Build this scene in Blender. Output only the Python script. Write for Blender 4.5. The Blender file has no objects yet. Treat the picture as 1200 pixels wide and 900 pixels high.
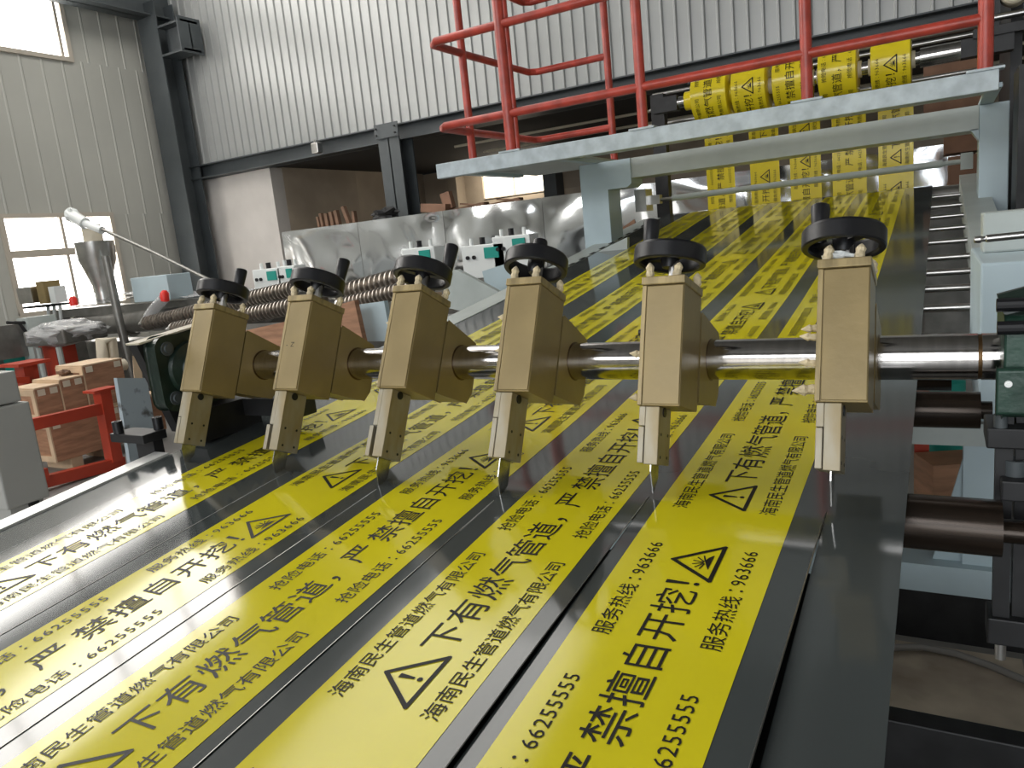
import bpy, math, random
import numpy as np
from mathutils import Matrix, Vector, noise
random.seed(4)
SC = bpy.context.scene
COL = SC.collection
# ------------------------------------------------------------------ camera, world, light, exposure
CAM = (0.0, -1.482, 1.5194)
ROT = ((0.869251, 0.484177, -0.099875), (0.004317, -0.209451, -0.97781), (-0.494352, 0.849531, -0.184155))
FPX = 880.86
cd = bpy.data.cameras.new('camera'); cam = bpy.data.objects.new('camera', cd); COL.objects.link(cam)
cd.sensor_width = 36; cd.lens = FPX / 1200 * 36; cd.clip_start = 0.02; cd.clip_end = 80
cam.matrix_world = Matrix(((ROT[0][0], -ROT[1][0], -ROT[2][0], CAM[0]), (ROT[0][1], -ROT[1][1], -ROT[2][1], CAM[1]),
                           (ROT[0][2], -ROT[1][2], -ROT[2][2], CAM[2]), (0, 0, 0, 1)))
SC.camera = cam
W = bpy.data.worlds.new('world'); SC.world = W; W.use_nodes = True
W.node_tree.nodes['Background'].inputs[0].default_value = (0.85, 0.92, 1, 1)
W.node_tree.nodes['Background'].inputs[1].default_value = 0.6
SC.view_settings.view_transform = 'Standard'; SC.view_settings.look = 'None'
SC.view_settings.exposure = 0.0; SC.view_settings.gamma = 1; SC.view_settings.use_curve_mapping = False
SC.cycles.max_bounces = 6
def area(name, loc, rot, sx, sy, power, color=(1, 1, 1)):
    l = bpy.data.lights.new(name, 'AREA'); l.shape = 'RECTANGLE'; l.size = sx; l.size_y = sy; l.energy = power; l.color = color
    o = bpy.data.objects.new(name, l); COL.objects.link(o); o.location = loc; o.rotation_euler = rot
    return o
# daylight falling through the roof lights and the open door side of the hall
area('front_window_daylight', (-3.5, -8.6, 5.2), (math.radians(66), 0, math.radians(-8)), 9, 2.2, 400, (0.95, 0.97, 1))
area('roof_light_daylight', (-6.0, 3.2, 7.6), (0, 0, 0), 3, 8, 170, (1, 0.97, 0.92))
area('bay_window_daylight', (-6.8, 10.7, 2.6), (math.radians(70), 0, math.radians(15)), 1.3, 0.6, 9, (1, 0.9, 0.75))
area('door_daylight', (1.6, -7.6, 1.9), (math.radians(86), 0, math.radians(8)), 5, 3, 170, (0.88, 0.94, 1))

# ------------------------------------------------------------------ materials
def mat(name, col, rough=0.5, metal=0.0, var=0.0, vscale=4.0, bump=0.0, bscale=30.0, stretch=None, col2=None, emit=0.0, spec=0.5, coat=0.0, rvar=0.0, thr=None):
    m = bpy.data.materials.new(name); m.use_nodes = True
    nt = m.node_tree; b = nt.nodes['Principled BSDF']
    b.inputs['Base Color'].default_value = (*col, 1); b.inputs['Roughness'].default_value = rough
    b.inputs['Metallic'].default_value = metal; b.inputs['Specular IOR Level'].default_value = spec
    b.inputs['Coat Weight'].default_value = coat
    if emit: b.inputs['Emission Color'].default_value = (*col, 1); b.inputs['Emission Strength'].default_value = emit
    tc = None
    def coord():
        nonlocal tc
        if tc is None:
            t = nt.nodes.new('ShaderNodeTexCoord'); mp = nt.nodes.new('ShaderNodeMapping')
            nt.links.new(t.outputs['Object'], mp.inputs['Vector'])
            if stretch: mp.inputs['Scale'].default_value = stretch
            tc = mp.outputs[0]
        return tc
    if var or col2:
        n = nt.nodes.new('ShaderNodeTexNoise'); n.inputs['Scale'].default_value = vscale; n.inputs['Detail'].default_value = 5
        nt.links.new(coord(), n.inputs['Vector'])
        r = nt.nodes.new('ShaderNodeValToRGB'); a, c = (0.35, 0.65) if thr is None else thr
        r.color_ramp.elements[0].position = a; r.color_ramp.elements[1].position = c
        c2 = col2 if col2 else tuple(min(1, x * (1 + var)) for x in col)
        c1 = col if col2 else tuple(x * (1 - var) for x in col)
        r.color_ramp.elements[0].color = (*c1, 1); r.color_ramp.elements[1].color = (*c2, 1)
        nt.links.new(n.outputs['Fac'], r.inputs[0]); nt.links.new(r.outputs[0], b.inputs['Base Color'])
        if rvar:
            mr = nt.nodes.new('ShaderNodeMapRange'); mr.inputs[3].default_value = rough - rvar; mr.inputs[4].default_value = rough + rvar
            nt.links.new(n.outputs['Fac'], mr.inputs[0]); nt.links.new(mr.outputs[0], b.inputs['Roughness'])
    if bump:
        n = nt.nodes.new('ShaderNodeTexNoise'); n.inputs['Scale'].default_value = bscale; n.inputs['Detail'].default_value = 3
        nt.links.new(coord(), n.inputs['Vector'])
        bp = nt.nodes.new('ShaderNodeBump'); bp.inputs['Strength'].default_value = bump; bp.inputs['Distance'].default_value = 0.01
        nt.links.new(n.outputs['Fac'], bp.inputs['Height']); nt.links.new(bp.outputs[0], b.inputs['Normal'])
    return m
M = dict(
 film=mat('grey_film', (0.052, 0.060, 0.060), 0.085, spec=0.6, var=0.08, vscale=3, rvar=0.03),
 yellow=mat('yellow_film', (0.62, 0.545, 0.014), 0.10, spec=0.38, var=0.05, vscale=3, rvar=0.03),
 ytape=mat('yellow_tape', (0.70, 0.56, 0.02), 0.2, var=0.06),
 ink=mat('black_ink', (0.010, 0.009, 0.007), 0.45, spec=0.2),
 brass=mat('gold_painted_steel', (0.27, 0.20, 0.085), 0.42, 0.2, var=0.10, vscale=9, bump=0.04, bscale=60, rvar=0.08),
 brassd=mat('worn_gold_steel', (0.30, 0.23, 0.11), 0.4, 0.3, var=0.22, vscale=26, bump=0.08, bscale=50, stretch=(3, 3, 0.4), rvar=0.08),
 holder=mat('scuffed_gold_steel', (0.28, 0.215, 0.105), 0.42, 0.25, col2=(0.36, 0.33, 0.26), vscale=22, stretch=(1, 1, 0.3), bump=0.05),
 masking=mat('cream_masking_paper', (0.62, 0.52, 0.34), 0.55, var=0.2, vscale=40, bump=0.5, bscale=120),
 shaft=mat('polished_steel', (0.52, 0.50, 0.48), 0.13, 1.0, var=0.1, vscale=18, stretch=(4, .5, .5), rvar=0.03),
 rust=mat('brown_stained_steel', (0.12, 0.07, 0.03), 0.4, 0.8),
 blade=mat('blade_steel', (0.5, 0.5, 0.48), 0.25, 1.0, var=0.2, vscale=60),
 black=mat('black_plastic', (0.011, 0.011, 0.013), 0.36, var=0.2, spec=0.35),
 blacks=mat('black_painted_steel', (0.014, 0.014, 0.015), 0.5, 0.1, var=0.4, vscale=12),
 green=mat('dark_green_cast_iron', (0.018, 0.05, 0.034), 0.34, 0.1, var=0.3, vscale=14, bump=0.15, bscale=40),
 dgreen=mat('black_green_cast_iron', (0.012, 0.024, 0.018), 0.32, 0.1, var=0.3, vscale=14, bump=0.2, bscale=40),
 rollk=mat('dark_oxide_roller', (0.028, 0.019, 0.013), 0.25, 0.5, var=0.35, vscale=9, stretch=(.3, 8, 8)),
 lblue=mat('pale_blue_grey_paint', (0.44, 0.54, 0.58), 0.42, var=0.06, vscale=3, bump=0.08, bscale=14),
 lgrey=mat('pale_grey_paint', (0.42, 0.46, 0.44), 0.4, var=0.07, vscale=5, bump=0.1, bscale=12),
 fascia=mat('chipped_pale_paint', (0.44, 0.50, 0.53), 0.45, var=0.15, vscale=14, bump=0.25, bscale=24),
 red=mat('red_paint', (0.40, 0.05, 0.032), 0.33, var=0.22, vscale=12),
 redf=mat('orange_red_paint', (0.42, 0.045, 0.02), 0.4, var=0.12),
 steelc=mat('grey_steel_column_paint', (0.060, 0.070, 0.075), 0.5, var=0.15, vscale=2),
 wallp=mat('white_corrugated_sheet', (0.34, 0.35, 0.345), 0.28, var=0.03, vscale=1.2, spec=0.6, bump=0.05, bscale=2),
 wallq=mat('warm_grey_corrugated_sheet', (0.46, 0.46, 0.42), 0.4, var=0.04, vscale=1.0),
 roofd=mat('grey_roof_sheet', (0.16, 0.16, 0.155), 0.5),
 plaster=mat('white_plaster', (0.56, 0.53, 0.50), 0.85, var=0.08, vscale=1.6, bump=0.2, bscale=12),
 beige=mat('bare_beige_plaster', (0.42, 0.35, 0.27), 0.9, var=0.14, vscale=1.2, bump=0.3, bscale=12),
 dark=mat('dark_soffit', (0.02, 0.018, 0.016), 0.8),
 concrete=mat('stained_concrete', (0.26, 0.21, 0.165), 0.6, col2=(0.62, 0.54, 0.43), vscale=2.2, bump=0.2, bscale=18),
 floor=mat('grey_concrete_floor', (0.23, 0.225, 0.215), 0.45, var=0.14, vscale=1.2, bump=0.1, bscale=20),
 foil=mat('mirror_stainless_steel', (0.80, 0.82, 0.84), 0.14, 1.0, var=0.05, vscale=2),
 stain=mat('brushed_stainless', (0.5, 0.49, 0.47), 0.28, 1.0, var=0.15, vscale=6),
 barrel=mat('grey_machine_steel', (0.22, 0.215, 0.20), 0.35, 0.6, var=0.2, vscale=6),
 screw=mat('oily_screw_steel', (0.30, 0.27, 0.24), 0.33, 0.9, var=0.3, vscale=30),
 wood=mat('plywood', (0.36, 0.19, 0.11), 0.65, var=0.22, vscale=5, stretch=(1, 1, 6), bump=0.1),
 woodl=mat('pale_plywood_edge', (0.60, 0.44, 0.29), 0.65, var=0.12, vscale=6),
 card=mat('brown_cardboard', (0.22, 0.12, 0.075), 0.8, var=0.15),
 whitep=mat('white_enamel', (0.72, 0.75, 0.74), 0.35),
 teal=mat('teal_panel', (0.01, 0.28, 0.23), 0.4),
 redp=mat('bright_red_plastic', (0.75, 0.03, 0.02), 0.4),
 cabinet=mat('light_grey_cabinet', (0.40, 0.40, 0.375), 0.45, var=0.04, vscale=2),
 smudge=mat('smudged_blue_grey_panel', (0.34, 0.39, 0.42), 0.4, col2=(0.09, 0.09, 0.085), vscale=13, thr=(0.55, 0.64)),
 sheetw=mat('aluminium_edge_rail', (0.80, 0.80, 0.78), 0.3, 0.4, var=0.06),
 cable=mat('grey_hose', (0.22, 0.21, 0.2), 0.5),
 rubber=mat('black_cable', (0.012, 0.012, 0.012), 0.5),
 frame=mat('window_frame_white', (0.50, 0.45, 0.38), 0.5),
 cream=mat('cream_paint', (0.62, 0.56, 0.44), 0.5),
 debris=mat('dark_offcut_wood', (0.16, 0.09, 0.055), 0.8, var=0.3),
 glow=mat('daylit_window_pane', (1.0, 0.97, 0.92), 0.3, emit=9),
 glow2=mat('daylit_far_window_pane', (1.0, 0.93, 0.80), 0.3, emit=2.6),
 sky=mat('roof_light_sheet', (1.0, 0.97, 0.93), 0.4, emit=1.1),
)
# translucent stretch wrap
def wrapmat():
    m = bpy.data.materials.new('clear_stretch_wrap'); m.use_nodes = True; nt = m.node_tree; b = nt.nodes['Principled BSDF']
    b.inputs['Base Color'].default_value = (0.75, 0.76, 0.77, 1); b.inputs['Roughness'].default_value = 0.18
    b.inputs['Alpha'].default_value = 0.5
    n = nt.nodes.new('ShaderNodeTexNoise'); n.inputs['Scale'].default_value = 14; n.inputs['Distortion'].default_value = 2
    bp = nt.nodes.new('ShaderNodeBump'); bp.inputs['Strength'].default_value = 0.9; bp.inputs['Distance'].default_value = 0.03
    nt.links.new(n.outputs['Fac'], bp.inputs['Height']); nt.links.new(bp.outputs[0], b.inputs['Normal'])
    return m
M['wrap'] = wrapmat()

# ------------------------------------------------------------------ geometry helpers
def at(x, y, X=None, Y=None, Z=None):
    v = [(x - 600) / FPX, (y - 450) / FPX, 1.0]
    d = [sum(ROT[i][j] * v[i] for i in range(3)) for j in range(3)]
    s = ((X - CAM[0]) / d[0]) if X is not None else ((Y - CAM[1]) / d[1]) if Y is not None else ((Z - CAM[2]) / d[2])
    return Vector([CAM[j] + s * d[j] for j in range(3)])
ORG = {}
def empty(name, loc, label, cat, group=None, rot=None):
    o = bpy.data.objects.new(name, None); COL.objects.link(o); o.location = loc; o.empty_display_size = 0.1
    if rot: o.rotation_euler = rot
    o['label'] = label; o['category'] = cat
    if group: o['group'] = group
    ORG[o.name] = Vector(loc)
    return o
def tag(o, label, cat, group=None):
    o['label'] = label; o['category'] = cat
    if group: o['group'] = group
    return o
class G:
    def __init__(s): s.v = []; s.f = []
    def add(s, vs, fs):
        n = len(s.v); s.v += [tuple(p) for p in vs]; s.f += [tuple(i + n for i in f) for f in fs]; return s
    def box(s, c, size, R=None):
        hx, hy, hz = [k / 2 for k in size]; c = Vector(c)
        pts = [Vector((x, y, z)) for x in (-hx, hx) for y in (-hy, hy) for z in (-hz, hz)]
        if R is not None: pts = [R @ p for p in pts]
        return s.add([c + p for p in pts], [(0, 1, 3, 2), (4, 6, 7, 5), (0, 4, 5, 1), (2, 3, 7, 6), (0, 2, 6, 4), (1, 5, 7, 3)])
    def bb(s, x0, x1, y0, y1, z0, z1): return s.box(((x0 + x1) / 2, (y0 + y1) / 2, (z0 + z1) / 2), (abs(x1 - x0), abs(y1 - y0), abs(z1 - z0)))
    def beam(s, p0, p1, w, h, up=(0, 0, 1)):
        p0, p1 = Vector(p0), Vector(p1); d = (p1 - p0); L = d.length; d.normalize()
        sd = d.cross(Vector(up)).normalized(); u = sd.cross(d)
        R = Matrix((sd, d, u)).transposed()
        return s.box((p0 + p1) / 2, (w, L, h), R)
    def prism(s, poly, a, b, ax):     # poly of 2D points extruded from a to b along axis ax (0,1,2)
        n = len(poly)
        def P(p, t): return (t, p[0], p[1]) if ax == 0 else (p[0], t, p[1]) if ax == 1 else (p[0], p[1], t)
        vs = [P(p, a) for p in poly] + [P(p, b) for p in poly]
        return s.add(vs, [tuple(range(n)), tuple(range(2 * n - 1, n - 1, -1))] + [(i, (i + 1) % n, n + (i + 1) % n, n + i) for i in range(n)])
    def lathe(s, p0, d, prof, n=24, caps=True):    # prof: (t along d, radius)
        p0 = Vector(p0); d = Vector(d).normalized()
        u = d.orthogonal().normalized(); w = d.cross(u); vs = []
        for t, r in prof:
            for k in range(n):
                a = 2 * math.pi * k / n; vs.append(p0 + d * t + u * (r * math.cos(a)) + w * (r * math.sin(a)))
        fs = []; m = len(prof)
        for i in range(m - 1):
            for k in range(n): fs.append((i * n + k, i * n + (k + 1) % n, (i + 1) * n + (k + 1) % n, (i + 1) * n + k))
        if caps: fs += [tuple(range(n - 1, -1, -1)), tuple((m - 1) * n + k for k in range(n))]
        return s.add(vs, fs)
    def cyl(s, p0, p1, r, n=20, r2=None):
        p0, p1 = Vector(p0), Vector(p1); L = (p1 - p0).length
        return s.lathe(p0, p1 - p0, [(0, r), (L, r if r2 is None else r2)], n)
    def tube(s, pts, r, n=10):
        pts = [Vector(p) for p in pts]; m = len(pts); vs = []; pu = None
        for i, p in enumerate(pts):
            d = (pts[min(i + 1, m - 1)] - pts[max(i - 1, 0)]).normalized()
            if pu is None: pu = d.orthogonal().normalized()
            u = (pu - d * pu.dot(d)).normalized(); pu = u; w = d.cross(u)
            for k in range(n):
                a = 2 * math.pi * k / n; vs.append(p + u * (r * math.cos(a)) + w * (r * math.sin(a)))
        fs = [(i * n + k, i * n + (k + 1) % n, (i + 1) * n + (k + 1) % n, (i + 1) * n + k) for i in range(m - 1) for k in range(n)]
        fs += [tuple(range(n - 1, -1, -1)), tuple((m - 1) * n + k for k in range(n))]
        return s.add(vs, fs)
    def grid(s, nx, ny, fn):
        return s.add([fn(i / nx, j / ny) for j in range(ny + 1) for i in range(nx + 1)],
                     [(j * (nx + 1) + i, j * (nx + 1) + i + 1, (j + 1) * (nx + 1) + i + 1, (j + 1) * (nx + 1) + i) for j in range(ny) for i in range(nx)])
    def blob(s, c, r, seed=0, amp=0.3, sc=(1, 1, 1), nu=10, nv=7):
        vs = []; c = Vector(c)
        for j in range(nv + 1):
            th = math.pi * j / nv
            for k in range(nu):
                a = 2 * math.pi * k / nu; d = Vector((math.sin(th) * math.cos(a), math.sin(th) * math.sin(a), math.cos(th)))
                rr = r * (1 + amp * noise.noise(d * 2.3 + Vector((seed * 7.1, seed * 3.3, 0))))
                vs.append(c + Vector((d.x * sc[0], d.y * sc[1], d.z * sc[2])) * rr)
        return s.add(vs, [(j * nu + k, (j + 1) * nu + k, (j + 1) * nu + (k + 1) % nu, j * nu + (k + 1) % nu) for j in range(nv) for k in range(nu)])
    def build(s, name, m, parent=None, smooth=None, bevel=0, local=False, kind=None, label=None):
        vs = s.v
        if parent is not None and not local:
            o0 = ORG[parent.name]; vs = [(p[0] - o0[0], p[1] - o0[1], p[2] - o0[2]) for p in vs]
        me = bpy.data.meshes.new(name); me.from_pydata(vs, [], s.f); me.update()
        me.materials.append(M[m] if isinstance(m, str) else m)
        o = bpy.data.objects.new(name, me); COL.objects.link(o)
        if parent is not None: o.parent = parent; ORG[o.name] = ORG[parent.name]
        else:
            c = Vector(np.mean(np.array(s.v), axis=0)) if s.v else Vector((0, 0, 0))
            me.transform(Matrix.Translation(-c)); o.location = c; ORG[o.name] = c
        if smooth is not None:
            me.shade_smooth(); me.set_sharp_from_angle(angle=math.radians(smooth))
        if bevel:
            b = o.modifiers.new('bevel', 'BEVEL'); b.width = bevel; b.segments = 2; b.limit_method = 'ANGLE'; b.angle_limit = 0.6
        if kind: o['kind'] = kind
        if label: o['label'] = label
        return o
def thing(g, name, m, label, cat, group=None, **k):
    return tag(g.build(name, m, **k), label, cat, group)
def structure(g, name, m, **k): return g.build(name, m, kind='structure', **k)

# ------------------------------------------------------------------ setting
structure(G().bb(-10.9, 6, -10, 14, -0.1, 0), 'floor', 'floor')
XW = -10.7; YB = 7.0
def corrug(a0, a1, pitch, flat, d):       # points along a wall: wide flat with a narrow raised rib
    pts = []; a = a0
    while a < a1:
        pts += [(a, 0), (a + pitch * flat, 0), (a + pitch * (flat + (1 - flat) * .3), d), (a + pitch * (flat + (1 - flat) * .7), d)]
        a += pitch
    pts.append((a, 0)); return pts
def corrwall(pts, fn, z0, z1, name, m):
    g = G(); vs = [fn(a, d, z0) for a, d in pts] + [fn(a, d, z1) for a, d in pts]; n = len(pts)
    g.add(vs, [(i, i + 1, n + i + 1, n + i) for i in range(n - 1)])
    return structure(g, name, m)
# back wall: corrugated upper cladding
structure_parts = []
corrwall(corrug(XW, 6.0, 0.150, 0.74, 0.022), lambda a, d, z: (a, YB - d, z), 3.16, 8.0, 'wall_back', 'wallp')
# left wall in strips around its two windows
wy0, wy1, wz0, wz1 = 4.08, 5.62, 1.22, 2.52           # lower window
uy0, uy1, uz0, uz1 = -4.0, 5.48, 4.66, 7.6            # high ribbon window
def lw(y0, y1, z0, z1, nm='wall_left'):
    return corrwall(corrug(y0, y1, 0.29, 0.86, 0.009), lambda a, d, z: (XW + d, min(a, y1), z), z0, z1, nm, 'wallq')
lw(-10, YB, wz1, uz0); lw(-10, YB, uz1, 8.0); lw(-10, wy0, 0, wz1); lw(wy1, YB, 0, wz1); lw(wy0, wy1, 0, wz0); lw(uy1, YB, uz0, uz1); lw(-10, uy0, uz0, uz1)
def window_x(name, X, y0, y1, z0, z1, mull, trans, fw=0.06, pane='glow'):
    g = G()
    for y in (y0, y1): g.bb(X - .06, X + .04, y - fw / 2, y + fw / 2, z0, z1)
    for z in (z0, z1): g.bb(X - .06, X + .045, y0 - fw / 2, y1 + fw / 2, z - fw / 2, z + fw / 2)
    w = structure(g, name, 'frame')
    ys = [y0] + mull + [y1]; zs = [z0] + trans + [z1]
    for a in mull: G().bb(X - .03, X + .02, a - .022, a + .022, z0, z1).build('mullion', 'frame', w)
    for a in trans: G().bb(X - .03, X + .025, y0, y1, a - .05, a + .05).build('transom', 'frame', w)
    for i in range(len(ys) - 1):
        for j in range(len(zs) - 1):
            G().bb(X - .05, X - .042, ys[i], ys[i + 1], zs[j], zs[j + 1]).build('window_pane', pane, w)
    return w
window_x('window_1', XW, uy0, uy1, uz0, uz1, [-2.1, -.2, 1.7, 3.2, 4.42, 5.38], [])
window_x('window_2', XW, wy0, wy1, wz0, wz1, [4.87], [2.02])
# concealed sides, roof with roof lights
structure(G().bb(-10.9, 6, -10.2, -10, 0, 8), 'wall_front', 'wallq')
structure(G().bb(6, 6.2, -10, 14, 0, 8), 'wall_right', 'wallq')
structure(G().bb(-10.9, 6, -10.2, 14.2, 8, 8.1), 'ceiling', 'roofd')
for i, (x0, x1, y0, y1) in enumerate(((-8.0, -5.0, -4, 6.5),)):
    structure(G().bb(x0, x1, y0, y1, 7.93, 7.97), 'window_%d' % (4 + i), 'sky')
structure(G().bb(-3.5, 1.5, -9.97, -9.93, .2, 3.4), 'door_1', 'sky')
structure(G().bb(-9, -1, -9.97, -9.93, 4.6, 5.6), 'window_6', 'sky')
# steel edge beam below the cladding, crane beam on left wall, columns
g = G(); g.bb(-10.6, 6, YB - .16, YB + .1, 2.985, 3.0).bb(-10.6, 6, YB - .03, YB, 2.985, 3.19).bb(-10.6, 6, YB - .16, YB + .1, 3.175, 3.19)
structure(g, 'trim_1', 'steelc')
g = G()
a = at(75, 5, X=-10.35); b = at(160, 28, X=-10.35)
g.beam((-10.35, -3, 5.36), (-10.35, 7.0, 5.36), .34, .02); g.beam((-10.35, -3, 5.6), (-10.35, 7.0, 5.6), .03, .5); g.beam((-10.35, -3, 5.86), (-10.35, 7.0, 5.86), .34, .02)
structure(g, 'trim_2', 'steelc')
def icol(x, y, z0, z1, w, d, label, name='steel_column'):
    g = G(); g.bb(x - w / 2, x + w / 2, y - d / 2, y - d / 2 + .018, z0, z1).bb(x - w / 2, x + w / 2, y + d / 2 - .018, y + d / 2, z0, z1).bb(x - .01, x + .01, y - d / 2, y + d / 2, z0, z1)
    return g
c1 = empty('steel_column', (-10.32, 6.72, 0), 'tall dark grey steel corner column between the ribbed left wall and the back wall', 'column')
icol(-10.32, 6.72, 0, 5.55, .42, .34, '').build('column_shaft', 'steelc', c1)
G().bb(-10.12, -9.6, 6.55, 6.85, 4.75, 4.78).bb(-10.12, -9.6, 6.55, 6.85, 5.15, 5.18).bb(-9.62, -9.6, 6.5, 6.9, 4.72, 5.22).bb(-10.12, -9.6, 6.69, 6.71, 4.77, 5.16).build('bracket', 'steelc', c1)
c2 = empty('steel_column', (-6.2, 6.8, 0), 'grey steel column standing behind the shiny steel screen under the beam', 'column')
icol(-6.2, 6.8, 0, 3.0, .34, .3, '').build('column_shaft', 'steelc', c2)
G().bb(-6.38, -6.0, 6.61, 6.62, 3.0, 3.175).build('splice_plate', 'steelc', c2)
for dx in (-.18, .12):
    for dz in (3.04, 3.12): G().cyl((-6.16 + dx, 6.6, dz), (-6.16 + dx, 6.58, dz), .012, 8).build('bolt', 'blacks', c2)
# masonry below the beam: white pier, bay going back, far beige wall with its window
structure(G().bb(-10.7, -8.79, 7.05, 7.3, 0, 2.99), 'wall_back_lower', 'plaster')
structure(G().bb(-8.9, -8.79, 7.3, 9.0, 0, 3.1), 'wall_bay_left', 'beige')
structure(G().bb(-8.9, 6, 11.0, 11.2, 0, 2.36), 'wall_bay_back', 'beige')
structure(G().bb(-8.9, -7.46, 11.0, 11.2, 2.36, 2.98), 'wall_bay_back', 'beige')
structure(G().bb(-6.14, 6, 11.0, 11.2, 2.36, 2.98), 'wall_bay_back', 'beige')
structure(G().bb(-9.0, -8.79, 9.0, 11.0, 0, 3.1), 'wall_bay_left', 'beige')
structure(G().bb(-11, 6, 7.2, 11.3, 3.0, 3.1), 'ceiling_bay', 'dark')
g = G(); g.bb(-7.46, -6.14, 11.0, 11.05, 2.34, 2.38); w3 = structure(g, 'window_3', 'frame')
for x0, x1 in ((-7.46, -6.82), (-6.79, -6.14)): G().bb(x0, x1, 11.06, 11.07, 2.36, 3.0).build('window_pane', 'glow2', w3)
G().bb(-6.82, -6.79, 11.02, 11.06, 2.36, 3.0).build('mullion', 'frame', w3)
structure(G().bb(-8.05, -7.85, 10.7, 11.0, 0, 2.98), 'wall_bay_pier', 'beige')
structure(G().bb(-6.0, -5.75, 10.6, 10.9, 0, 3.0), 'trim_3', 'steelc')
for i, (yy, zz) in enumerate(((7.9, 2.93), (8.7, 2.9), (9.6, 2.86))):
    thing(G().cyl((-6.0, yy, zz), (2.0, yy, zz), .018, 8), 'ceiling_conduit', 'cream', ['thin pale conduit nearest the cladding under the dark bay ceiling', 'middle thin pale conduit under the dark bay ceiling', 'deepest thin pale conduit under the dark bay ceiling'][i], 'pipe', 'conduits in the dark bay')
thing(G().tube([at(408, 192, Y=10.9), at(415, 215, Y=10.9), at(425, 262, Y=10.9)], .015, 6), 'hanging_cable', 'rubber', 'straight dark cable running down the corner of the bay wall', 'cable')
thing(G().tube([at(421, 195, Y=10.9), at(428, 215, Y=10.9), at(440, 230, Y=10.9), at(460, 233, Y=10.9)], .012, 6), 'hanging_cable', 'rubber', 'dark cable sagging in a curve across the bay wall', 'cable')
fl = empty('flood_lamp', at(376, 174, Y=6.8), 'small silver flood lamp clamped on the grey beam', 'lamp')
p = at(376, 174, Y=6.8)
G().box(p + Vector((0, -.08, 0)), (.12, .1, .14)).build('lamp_head', 'stain', fl, bevel=.01); G().cyl(p + Vector((0, -.1, .05)), p + Vector((-.1, 0, .12)), .015, 8).build('lamp_arm', 'stain', fl)

# ------------------------------------------------------------------ polished stainless screen behind
sc = empty('stainless_screen', (-4, 6.2, 0), 'long dented mirror-bright stainless steel screen in front of the plaster bay', 'screen')
xs = [-7.67, -6.35, -5.05, -3.75, -2.45, -1.15, .25]
for i in range(6):
    x0, x1 = xs[i] + .003, xs[i + 1] - .003
    def fn(u, v, x0=x0, x1=x1):
        x = x0 + (x1 - x0) * u; z = .9 + 1.06 * v
        e = min(1, 8 * min(u, 1 - u)) * min(1, 8 * min(v, 1 - v) + .1)
        d = noise.noise(Vector((x * 1.3, z * 1.5, 3))) * .05 + noise.noise(Vector((x * 3.4, z * 3.0, 9))) * .013 - .05 * abs(noise.noise(Vector((x * 1.1 + z * 1.4, z * .8 - x * .7, 5))))
        return (x, 6.0 + d * e, z)
    G().grid(40, 32, fn).build('steel_panel', 'foil', sc, smooth=180)
G().bb(-7.67, .25, 6.08, 6.6, .0, 1.955).build('screen_core', 'barrel', sc)
# offcuts standing on the screen top
for i, (px, w, h, tl) in enumerate(((374, .035, .16, 'thin'), (378, .04, .2, 'short'), (384, .05, .19, 'broad'), (390, .05, .2, 'square'), (396, .05, .21, 'dark'), (407, .05, .25, 'tall tilted'), (416, .04, .17, 'lone'))):
    p = at(px, 258, Y=6.3)
    thing(G().box((p.x, 6.3, 1.955 + h / 2), (w, .06, h), Matrix.Rotation(random.uniform(-.12, .12) if i != 5 else -.3, 3, 'Y')), 'wood_offcut', 'debris', '%s brown wood offcut, %s from the left in the row on the screen top' % (tl, ['first', 'second', 'third', 'fourth', 'fifth', 'sixth', 'seventh'][i]), 'offcut', 'wood offcuts on the screen')
p = at(451, 245, Y=6.3); thing(G().blob((p.x, 6.3, 2.02), .13, 3, .9, (1.6, .7, .6)), 'rag_heap', 'blacks', 'crumpled black rag heap lying on the screen beside the column', 'rag')
p = at(512, 238, Y=6.3); thing(G().box((p.x, 6.3, 2.02), (.36, .2, .1), Matrix.Rotation(.12, 3, 'Y')), 'cardboard_scrap', 'card', 'flattened brown cardboard scrap on the screen right of the column', 'cardboard')
p = at(522, 233, Y=6.3); thing(G().box((p.x, 6.35, 2.09), (.13, .08, .2), Matrix.Rotation(-.2, 3, 'Y')), 'cardboard_box', 'card', 'small upright brown box on the screen below the bay window', 'box')
for i, (px, w) in enumerate(((548, .5), (590, .45))):
    p = at(px, 230, Y=6.3); thing(G().box((p.x, 6.3, 1.98), (w, .12, .03), Matrix.Rotation(-.08, 3, 'Y')).box((p.x + .1, 6.25, 2.0), (w * .7, .05, .02), Matrix.Rotation(.15, 3, 'Y')), 'wood_strip', 'debris', ['splintered dark wood strips on the screen left of the window', 'splintered dark wood strips on the screen under the window'][i], 'offcut')
RPZ = at(706, 283, Y=5.5).z
thing(G().prism([(0, 0), (.16, 1.2 - RPZ), (.42, 1.2 - RPZ), (.42, -.1), (.34, .18)], 0, .02, 1), 'rusty_plate', 'card', 'rusty brown plate leaning on the screen next to the portal leg', 'plate').location += at(706, 283, Y=5.5)

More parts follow.
